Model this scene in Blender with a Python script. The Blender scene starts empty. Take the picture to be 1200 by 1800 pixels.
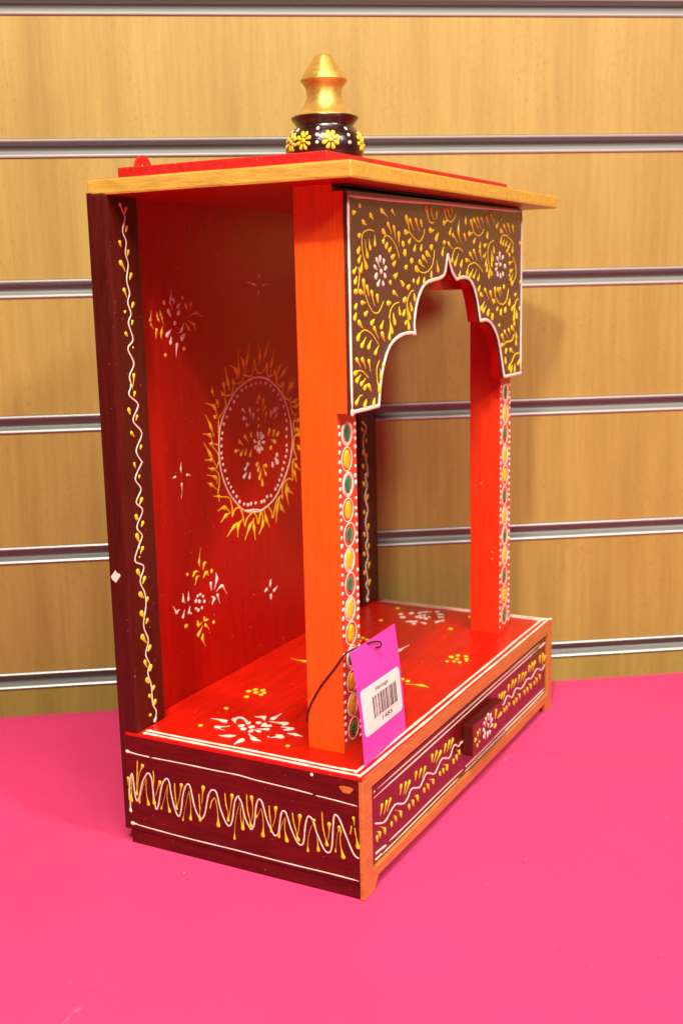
import bpy, bmesh, math, random, json
from mathutils import Vector, Matrix
random.seed(7)
S = bpy.context.scene
COL = S.collection
# ------------------------------------------------------------------ camera
cam = bpy.data.cameras.new("camera"); co = bpy.data.objects.new("camera", cam); COL.objects.link(co)
co.location = (-0.48474, -0.2504, 0.31264); co.rotation_euler = (1.37602, 0.02205, -1.08448)
cam.sensor_fit = 'VERTICAL'; cam.sensor_height = 36.0; cam.lens = 40.5856
cam.clip_start = 0.01; cam.clip_end = 50
cam.dof.use_dof = True; cam.dof.focus_distance = 0.62; cam.dof.aperture_fstop = 13
S.camera = co
# ------------------------------------------------------------------ room light
w = bpy.data.worlds.new("World"); S.world = w; w.use_nodes = True
w.node_tree.nodes["Background"].inputs[0].default_value = (1.0, 0.90, 0.78, 1)
w.node_tree.nodes["Background"].inputs[1].default_value = 0.085
def area(name, loc, target, size, power, col):
    l = bpy.data.lights.new(name, 'AREA'); l.shape = 'DISK'; l.size = size; l.energy = power; l.color = col
    o = bpy.data.objects.new(name, l); COL.objects.link(o); o.location = loc
    o.rotation_euler = (Vector(target) - Vector(loc)).to_track_quat('-Z', 'Y').to_euler(); return o
area("shop_lamp", (-0.87, -0.28, 1.40), (0.12, 0.07, 0.15), 0.09, 25, (1, .92, .77))
area("shop_lamp", (-0.26, -1.20, 1.20), (0.15, 0.07, 0.15), 0.20, 26, (1, .92, .79))
area("fill_panel", (-0.72, -0.52, 1.45), (0.12, 0.02, 0.22), 0.90, 36, (1, .92, .79))  # added soft fill above and behind the camera, lifts wall and motifs
S.view_settings.view_transform = 'Standard'; S.view_settings.look = 'None'
S.view_settings.exposure = -0.38; S.view_settings.gamma = 1.0; S.view_settings.use_curve_mapping = False
S.render.engine = 'CYCLES'

# ------------------------------------------------------------------ materials
def newmat(name):
    m = bpy.data.materials.new(name); m.use_nodes = True
    return m, m.node_tree.nodes, m.node_tree.links, m.node_tree.nodes["Principled BSDF"]
def coords(N, L, scale, rot=(0, 0, 0)):
    tc = N.new("ShaderNodeTexCoord"); mp = N.new("ShaderNodeMapping")
    mp.inputs["Scale"].default_value = scale; mp.inputs["Rotation"].default_value = rot
    L.new(tc.outputs["Object"], mp.inputs["Vector"]); return mp.outputs["Vector"]
def noise(N, L, vec, sc, det=3, rough=.55):
    n = N.new("ShaderNodeTexNoise"); n.inputs["Scale"].default_value = sc; n.inputs["Detail"].default_value = det
    n.inputs["Roughness"].default_value = rough; L.new(vec, n.inputs["Vector"]); return n.outputs["Fac"]
def ramp(N, L, fac, stops):
    r = N.new("ShaderNodeValToRGB"); e = r.color_ramp.elements
    while len(e) < len(stops): e.new(.5)
    for i, (p, c) in enumerate(stops):
        e[i].position = p; e[i].color = (*c, 1) if len(c) == 3 else c
    L.new(fac, r.inputs["Fac"]); return r.outputs["Color"]
def mix(N, L, fac, a, b, mode='MIX'):
    m = N.new("ShaderNodeMix"); m.data_type = 'RGBA'; m.blend_type = mode
    for sock, v in ((m.inputs["Factor"], fac), (m.inputs["A"], a), (m.inputs["B"], b)):
        pass
    ins = [m.inputs[0], m.inputs[6], m.inputs[7]]
    for sock, v in zip(ins, (fac, a, b)):
        if hasattr(v, "is_output"): L.new(v, sock)
        elif isinstance(v, (int, float)): sock.default_value = v
        else: sock.default_value = (*v, 1)
    return m.outputs[2]
def bump(N, L, h, strength, dist, prev=None):
    b = N.new("ShaderNodeBump"); b.inputs["Strength"].default_value = strength; b.inputs["Distance"].default_value = dist
    L.new(h, b.inputs["Height"])
    if prev is not None: L.new(prev, b.inputs["Normal"])
    return b.outputs["Normal"]
def sc3(c, k): return tuple(min(1, v * k) for v in c)
def paint(name, col, rough=.32, streak=(40, 40, 6), var=.25, coat=.35, bumpk=.35, speck=None, metal=0.0, spec=.5, coatr=.12):
    """hand-brushed enamel on wood: streaks along one axis, fine brush relief, a few specks"""
    m, N, L, P = newmat(name)
    v = coords(N, L, streak)
    n1 = noise(N, L, v, 6, 5, .65)
    c = ramp(N, L, n1, [(.30, sc3(col, 1 - var)), (.55, col), (.78, sc3(col, 1 + var * .8))])
    v2 = coords(N, L, (1, 1, 1))
    n2 = noise(N, L, v2, 22, 3)
    c = mix(N, L, .5, c, ramp(N, L, n2, [(.3, sc3((1, 1, 1), 1 - var * .7)), (.7, (1, 1, 1))]), 'MULTIPLY')
    if speck:
        n3 = noise(N, L, v2, 520, 2)
        c = mix(N, L, ramp(N, L, n3, [(.735, (0, 0, 0)), (.76, (1, 1, 1))]), c, speck)
    L.new(c, P.inputs["Base Color"])
    P.inputs["Metallic"].default_value = metal
    L.new(ramp(N, L, n1, [(.2, (rough * .8,) * 3), (.8, (min(1, rough * 1.35),) * 3)]), P.inputs["Roughness"])
    P.inputs["Specular IOR Level"].default_value = spec
    P.inputs["Coat Weight"].default_value = coat; P.inputs["Coat Roughness"].default_value = coatr
    vb = coords(N, L, streak); nb = noise(N, L, vb, 26, 4, .6)
    nm = bump(N, L, nb, bumpk, .0006)
    nm = bump(N, L, noise(N, L, v2, 160, 3), bumpk * .5, .0005, nm)
    L.new(nm, P.inputs["Normal"]); L.new(nm, P.inputs["Coat Normal"])
    return m
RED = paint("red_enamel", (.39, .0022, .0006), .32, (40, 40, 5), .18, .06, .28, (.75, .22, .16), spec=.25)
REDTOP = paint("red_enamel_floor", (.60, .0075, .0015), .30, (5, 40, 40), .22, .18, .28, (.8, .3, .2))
REDROOF = paint("red_roof_paint", (.56, .014, .010), .45, (8, 40, 40), .25, .1, .4, (.9, .4, .3))
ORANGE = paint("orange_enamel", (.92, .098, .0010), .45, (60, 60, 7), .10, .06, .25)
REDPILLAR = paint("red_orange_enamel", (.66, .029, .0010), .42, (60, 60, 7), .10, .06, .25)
REDORANGE = paint("red_orange_face", (.72, .055, .014), .42, (60, 60, 8), .15, .08, .3)
MAROON = paint("maroon_enamel", (.125, .0024, .0006), .42, (45, 6, 45), .35, .06, .35, (.35, .16, .12), spec=.3)
MAROONV = paint("maroon_post", (.078, .0040, .0012), .42, (45, 45, 5), .30, .06, .35, (.32, .16, .12), spec=.3)
DRAWER = paint("maroon_drawer", (.155, .0032, .005), .30, (5, 45, 45), .30, .25, .3, (.4, .2, .15))
BROWN = paint("brown_arch", (.100, .026, .0205), .34, (40, 40, 7), .25, .35, .28, (.25, .13, .09), coatr=.25)  # greyish room glare on the arch is mixed into this base colour
GOLD = paint("gold_paint", (.80, .47, .075), .42, (60, 8, 60), .28, .12, .5, metal=.25)
COPPER = paint("copper_gold_paint", (.64, .235, .050), .42, (10, 60, 60), .25, .15, .35, metal=.2)
FGOLD = paint("bright_gold_lathe", (.80, .46, .10), .30, (30, 30, 90), .25, .2, .5, metal=.65)
POT = paint("dark_pot", (.028, .006, .007), .22, (30, 30, 30), .3, .6, .3)
BLACK = paint("gap_shade_black", (.012, .008, .009), .6, (20, 20, 20), .2, 0, .2)  # stands in for the shade inside narrow gaps
def plain(name, col, rough=.45, var=.12, coat=0.0):
    m, N, L, P = newmat(name)
    n = noise(N, L, coords(N, L, (1, 1, 1)), 240, 3)
    L.new(ramp(N, L, n, [(.3, sc3(col, 1 - var)), (.7, col)]), P.inputs["Base Color"])
    P.inputs["Roughness"].default_value = rough; P.inputs["Coat Weight"].default_value = coat
    return m
YEL = plain("yellow_relief_paint", (.87, .60, .014), .38, .14, .2)
WHT = plain("white_relief_paint", (.84, .72, .60), .42, .12, .15)
GREEN = plain("green_gem_paint", (.008, .20, .085), .30, .2, .5)
GEMY = plain("yellow_gem_paint", (.88, .58, .010), .32, .25, .5)
PINKCARD = plain("magenta_card", (.86, .055, .47), .5, .03)
LABEL = plain("white_label", (.86, .80, .76), .5, .03)
INK = plain("label_ink", (.035, .028, .045), .6, .2)
CORD = plain("black_elastic", (.012, .009, .010), .6, .2)
PAPER = plain("torn_paper", (.80, .76, .70), .7, .06)
CRUMB = plain("tan_crumb", (.55, .22, .10), .7, .2)
LINT = plain("dark_lint", (.04, .01, .02), .8, .2)

def wood():
    m, N, L, P = newmat("beech_laminate")
    v = coords(N, L, (1, 1, .07))
    band = noise(N, L, v, 26, 4, .6)
    c = ramp(N, L, band, [(.25, (.330, .205, .047)), (.5, (.405, .265, .067)), (.75, (.460, .312, .086))])
    fine = noise(N, L, coords(N, L, (1, 1, .05)), 210, 4, .7)
    c = mix(N, L, .55, c, ramp(N, L, fine, [(.30, (.76, .70, .62)), (.62, (1, 1, 1))]), 'MULTIPLY')
    fl = noise(N, L, coords(N, L, (1, 1, .16), (0, .05, 0)), 1100, 2, .5)
    fl2 = noise(N, L, coords(N, L, (1, 1, .4)), 30, 2)
    f = mix(N, L, 1.0, ramp(N, L, fl, [(.59, (0, 0, 0)), (.68, (1, 1, 1))]), ramp(N, L, fl2, [(.35, (0, 0, 0)), (.6, (.75, .75, .75))]), 'MULTIPLY')
    c = mix(N, L, f, c, (.30, .135, .040))
    L.new(c, P.inputs["Base Color"]); P.inputs["Roughness"].default_value = .50
    P.inputs["Specular IOR Level"].default_value = .35
    L.new(bump(N, L, fine, .12, .0003), P.inputs["Normal"])
    return m
WOOD = wood()
def alu():
    m, N, L, P = newmat("satin_aluminium")
    n = noise(N, L, coords(N, L, (2, 300, 300)), 8, 4)
    L.new(ramp(N, L, n, [(.3, (.46, .46, .46)), (.7, (.55, .55, .55))]), P.inputs["Base Color"])
    P.inputs["Metallic"].default_value = .4; P.inputs["Roughness"].default_value = .40
    return m
ALU = alu()
def channel():
    m, N, L, P = newmat("channel_shade_grey")  # darker copy of the rail metal, recess shade put into its colour
    n = noise(N, L, coords(N, L, (2, 300, 300)), 8, 4)
    L.new(ramp(N, L, n, [(.3, (.235, .23, .22)), (.7, (.30, .295, .28))]), P.inputs["Base Color"])
    P.inputs["Metallic"].default_value = .15; P.inputs["Roughness"].default_value = .42
    return m
CHAN = channel()
def cloth_mat():
    m, N, L, P = newmat("pink_cotton")
    v = coords(N, L, (1, 1, 1))
    big = noise(N, L, v, 5, 4)
    c = ramp(N, L, big, [(.3, (.70, .038, .156)), (.7, (.76, .048, .180))])
    weave = noise(N, L, coords(N, L, (1, .25, 1), (0, 0, .7)), 900, 2)
    c = mix(N, L, .5, c, ramp(N, L, weave, [(.3, (.86, .82, .84)), (.7, (1, 1, 1))]), 'MULTIPLY')
    # pale chalky scuffs and lint, thinly scattered
    sm = noise(N, L, coords(N, L, (1, 2.2, 1), (0, 0, .4)), 44, 3, .6); sb = noise(N, L, v, 7, 2)
    sf = mix(N, L, 1.0, ramp(N, L, sm, [(.69, (0, 0, 0)), (.76, (.28, .28, .28))]), ramp(N, L, sb, [(.48, (0, 0, 0)), (.6, (1, 1, 1))]), 'MULTIPLY')
    c = mix(N, L, sf, c, (.85, .30, .45))
    L.new(c, P.inputs["Base Color"]); P.inputs["Roughness"].default_value = .85
    P.inputs["Specular IOR Level"].default_value = .2
    P.inputs["Sheen Weight"].default_value = .15; P.inputs["Sheen Roughness"].default_value = .5
    P.inputs["Sheen Tint"].default_value = (1, .5, .7, 1)
    nm = bump(N, L, weave, .25, .0004); nm = bump(N, L, noise(N, L, v, 60, 4), .22, .0014, nm); nm = bump(N, L, noise(N, L, coords(N, L, (1, .45, 1), (0, 0, .5)), 11, 3, .5), .30, .012, nm)
    L.new(nm, P.inputs["Normal"])
    return m
CLOTH = cloth_mat()

# ------------------------------------------------------------------ helpers
def link(name, me, mats, parent=None, smooth=False):
    if not isinstance(mats, (list, tuple)): mats = [mats]
    for m in mats: me.materials.append(m)
    o = bpy.data.objects.new(name, me); COL.objects.link(o)
    if parent: o.parent = parent
    if smooth:
        for p in me.polygons: p.use_smooth = True
    return o
def from_bm(name, bm, mats, parent=None, smooth=False):
    me = bpy.data.meshes.new(name); bm.normal_update(); bm.to_mesh(me); bm.free()
    return link(name, me, mats, parent, smooth)
def empty(name, loc=(0, 0, 0), rz=0):
    o = bpy.data.objects.new(name, None); o.empty_display_size = .05; COL.objects.link(o)
    o.location = loc; o.rotation_euler = (0, 0, rz); return o
def tag(o, label, cat, group=None):
    o["label"] = label; o["category"] = cat
    if group: o["group"] = group
def bx(bm, x0, x1, y0, y1, z0, z1):
    vs = [bm.verts.new((x, y, z)) for x in (x0, x1) for y in (y0, y1) for z in (z0, z1)]
    for q in ((0, 1, 3, 2), (4, 6, 7, 5), (0, 4, 5, 1), (2, 3, 7, 6), (0, 2, 6, 4), (1, 5, 7, 3)):
        bm.faces.new([vs[i] for i in q])
def box(name, x0, x1, y0, y1, z0, z1, mats, parent, bev=.0006, facemat=None, wob=0.0):
    """bevelled board; facemat maps (axis, sign) to a material slot; wob makes edges hand-cut"""
    bm = bmesh.new(); bx(bm, x0, x1, y0, y1, z0, z1)
    bmesh.ops.recalc_face_normals(bm, faces=bm.faces)
    if facemat:
        for f in bm.faces:
            n = f.normal; a = max(range(3), key=lambda i: abs(n[i]))
            f.material_index = facemat.get((a, 1 if n[a] > 0 else -1), 0)
    if wob:
        bmesh.ops.subdivide_edges(bm, edges=[e for e in bm.edges if e.calc_length() > .05], cuts=9, use_grid_fill=True)
    if bev:
        sharp = [e for e in bm.edges if len(e.link_faces) == 2 and e.calc_face_angle() > .5]
        bmesh.ops.bevel(bm, geom=sharp, offset=bev, segments=2, affect='EDGES', profile=.6, material=-1)
    if wob:
        for v in bm.verts:
            s = math.sin(v.co.x * 61 + 1.3) + math.sin(v.co.y * 83 + .4) + math.sin(v.co.z * 47 + 2.1) + .6 * math.sin(v.co.x * 190 + v.co.z * 170)
            v.co += Vector((math.cos(v.co.z * 90 + v.co.y * 40), math.sin(v.co.x * 75 + v.co.z * 30), s * .5)) * wob
    return from_bm(name, bm, mats, parent)
def prism(name, pts, y0, y1, mats, parent, front=0, side=0, back=0):
    """outline in x,z extruded in y"""
    bm = bmesh.new()
    a = [bm.verts.new((x, y0, z)) for x, z in pts]; b = [bm.verts.new((x, y1, z)) for x, z in pts]
    f = bm.faces.new(a); f.material_index = front
    f = bm.faces.new(b[::-1]); f.material_index = back
    n = len(pts)
    for i in range(n):
        f = bm.faces.new((a[(i + 1) % n], a[i], b[i], b[(i + 1) % n])); f.material_index = side
    bmesh.ops.recalc_face_normals(bm, faces=bm.faces)
    bmesh.ops.triangulate(bm, faces=[f for f in bm.faces if len(f.verts) > 4])
    return from_bm(name, bm, mats, parent)
def catmull(P, n=6):
    if len(P) < 3: return [Vector(p) for p in P]
    P = [Vector(p) for p in P]; Q = [P[0] * 2 - P[1]] + P + [P[-1] * 2 - P[-2]]; out = []
    for i in range(1, len(Q) - 2):
        a, b, c, d = Q[i - 1:i + 3]
        for k in range(n):
            t = k / n
            out.append(.5 * ((2 * b) + (c - a) * t + (2 * a - 5 * b + 4 * c - d) * t * t + (3 * b - a - 3 * c + d) * t ** 3))
    out.append(P[-1]); return out
def tube(name, pts, r, mat, parent, n=7):
    pts = catmull(pts, 8); bm = bmesh.new(); rings = []
    for i, p in enumerate(pts):
        t = (pts[min(i + 1, len(pts) - 1)] - pts[max(i - 1, 0)]).normalized()
        u = t.cross(Vector((.3, .2, 1))).normalized(); v = t.cross(u)
        rings.append([bm.verts.new(p + (u * math.cos(2 * math.pi * k / n) + v * math.sin(2 * math.pi * k / n)) * r) for k in range(n)])
    for a, b in zip(rings, rings[1:]):
        for k in range(n): bm.faces.new((a[k], a[(k + 1) % n], b[(k + 1) % n], b[k]))
    bm.faces.new(rings[0][::-1]); bm.faces.new(rings[-1])
    bmesh.ops.recalc_face_normals(bm, faces=bm.faces)
    return from_bm(name, bm, mat, parent, True)

# --- cone-squeezed relief paint: every stroke is a small domed ridge lying on its surface
def plane_map(o, a, b, n):
    o, a, b, n = Vector(o), Vector(a), Vector(b), Vector(n)
    return lambda u, v, h: o + a * u + b * v + n * h
class Relief:
    def __init__(s, fn, clip=None, rk=1.0): s.v = []; s.f = []; s.fn = fn; s.clip = clip; s.rk = rk; s.n = 0
    def ridge(s, spine, wid, h=None):
        s.n += 1; base = len(s.v); n = len(spine); prof = ((-1, -.06), (-.72, .62), (0, 1), (.72, .62), (1, -.06))
        for i, p in enumerate(spine):
            t = spine[min(i + 1, n - 1)] - spine[max(i - 1, 0)]
            if t.length < 1e-9: t = Vector((1, 0))
            t.normalize(); nn = Vector((-t.y, t.x)); wi = wid[i]; hh = min(.00062, wi * .55) if h is None else h
            for k, z in prof:
                q = p + nn * (k * wi); s.v.append(s.fn(q.x, q.y, z * hh))
        for i in range(n - 1):
            for k in range(4):
                a = base + i * 5 + k; s.f.append((a, a + 1, a + 6, a + 5))
    def c(s, p):
        if s.clip:
            x0, x1, y0, y1 = s.clip; return Vector((min(max(p[0], x0), x1), min(max(p[1], y0), y1)))
        return Vector(p)
    def drop(s, h, t, r):
        r *= s.rk * random.uniform(.9, 1.1); h = s.c(h); t = s.c(t); d = t - h; L = d.length
        if L < r * .6: return s.dot(h, r)
        u = d / L; nrm = Vector((-u.y, u.x)) * L * random.uniform(-.07, .07)
        sp = []; wd = []
        for x, wv in ((-1, .04), (-.9, .42), (-.65, .75), (-.3, .95), (0.05, 1), (.4, .93)):
            sp.append(h + u * (x * r)); wd.append(wv * r)
        for k in range(1, 8):
            q = k / 7; x = .4 * r + (L - .4 * r) * q
            sp.append(h + u * x + nrm * math.sin(math.pi * q)); wd.append(r * max(.05, (.16 + .77 * math.exp(-((x / r - .4) / 1.55) ** 1.35)) * (1 if k < 7 else .4)))
        s.ridge(sp, wd)
    def dot(s, p, r, ax=None):
        r *= s.rk * random.uniform(.92, 1.08); p = s.c(p); a = random.uniform(0, 6.28) if ax is None else ax; u = Vector((math.cos(a), math.sin(a))); e = random.uniform(1.0, 1.15)
        s.ridge([p + u * (x * r * e) for x in (-1, -.88, -.6, -.2, .2, .6, .88, 1)], [r * math.sqrt(max(.003, 1 - x * x)) for x in (-1, -.88, -.6, -.2, .2, .6, .88, 1)])
    def line(s, pts, wv, sub=6, jit=.18, taper=True):
        pts = [s.c(p) for p in pts]; sp = catmull(pts, sub) if len(pts) > 2 else [pts[0].lerp(pts[1], i / 12) for i in range(13)]
        n = len(sp); ph = random.uniform(0, 6)
        wd = [wv * s.rk * (1 + jit * math.sin(i * 1.1 + ph) * math.sin(i * .37 + ph * 2)) for i in range(n)]
        if taper: wd[0] *= .25; wd[-1] *= .25
        s.ridge(sp, wd)
    def flame(s, pts, wv):
        sp = catmull(pts, 7); n = len(sp)
        s.ridge(sp, [wv * s.rk * (.22 + .78 * math.exp(-((i / (n - 1) - .48) / .17) ** 2)) * (1 if i < n - 1 else .3) for i in range(n)])
    def run(s, key, only=None):
        for st in (DATA[key][only[0]:only[1]] if only else DATA[key]):
            k, r = st[0], st[1] * 1e-5; p = [(st[i] * 1e-5, st[i + 1] * 1e-5) for i in range(2, len(st), 2)]
            if k == 'd': s.drop(p[0], p[1], r)
            elif k == 'o': s.dot(p[0], r)
            elif k == 'l': s.line(p, r)
            elif k == 'f': s.flame(p, r)
        return s
    def build(s, name, mat, parent):
        me = bpy.data.meshes.new(name); me.from_pydata([tuple(v) for v in s.v], [], s.f); me.update()
        o = link(name, me, mat, parent, True)
        if s.n > 2: o["kind"] = "stuff"      # the many small strokes of one painted motif
        return o
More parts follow.
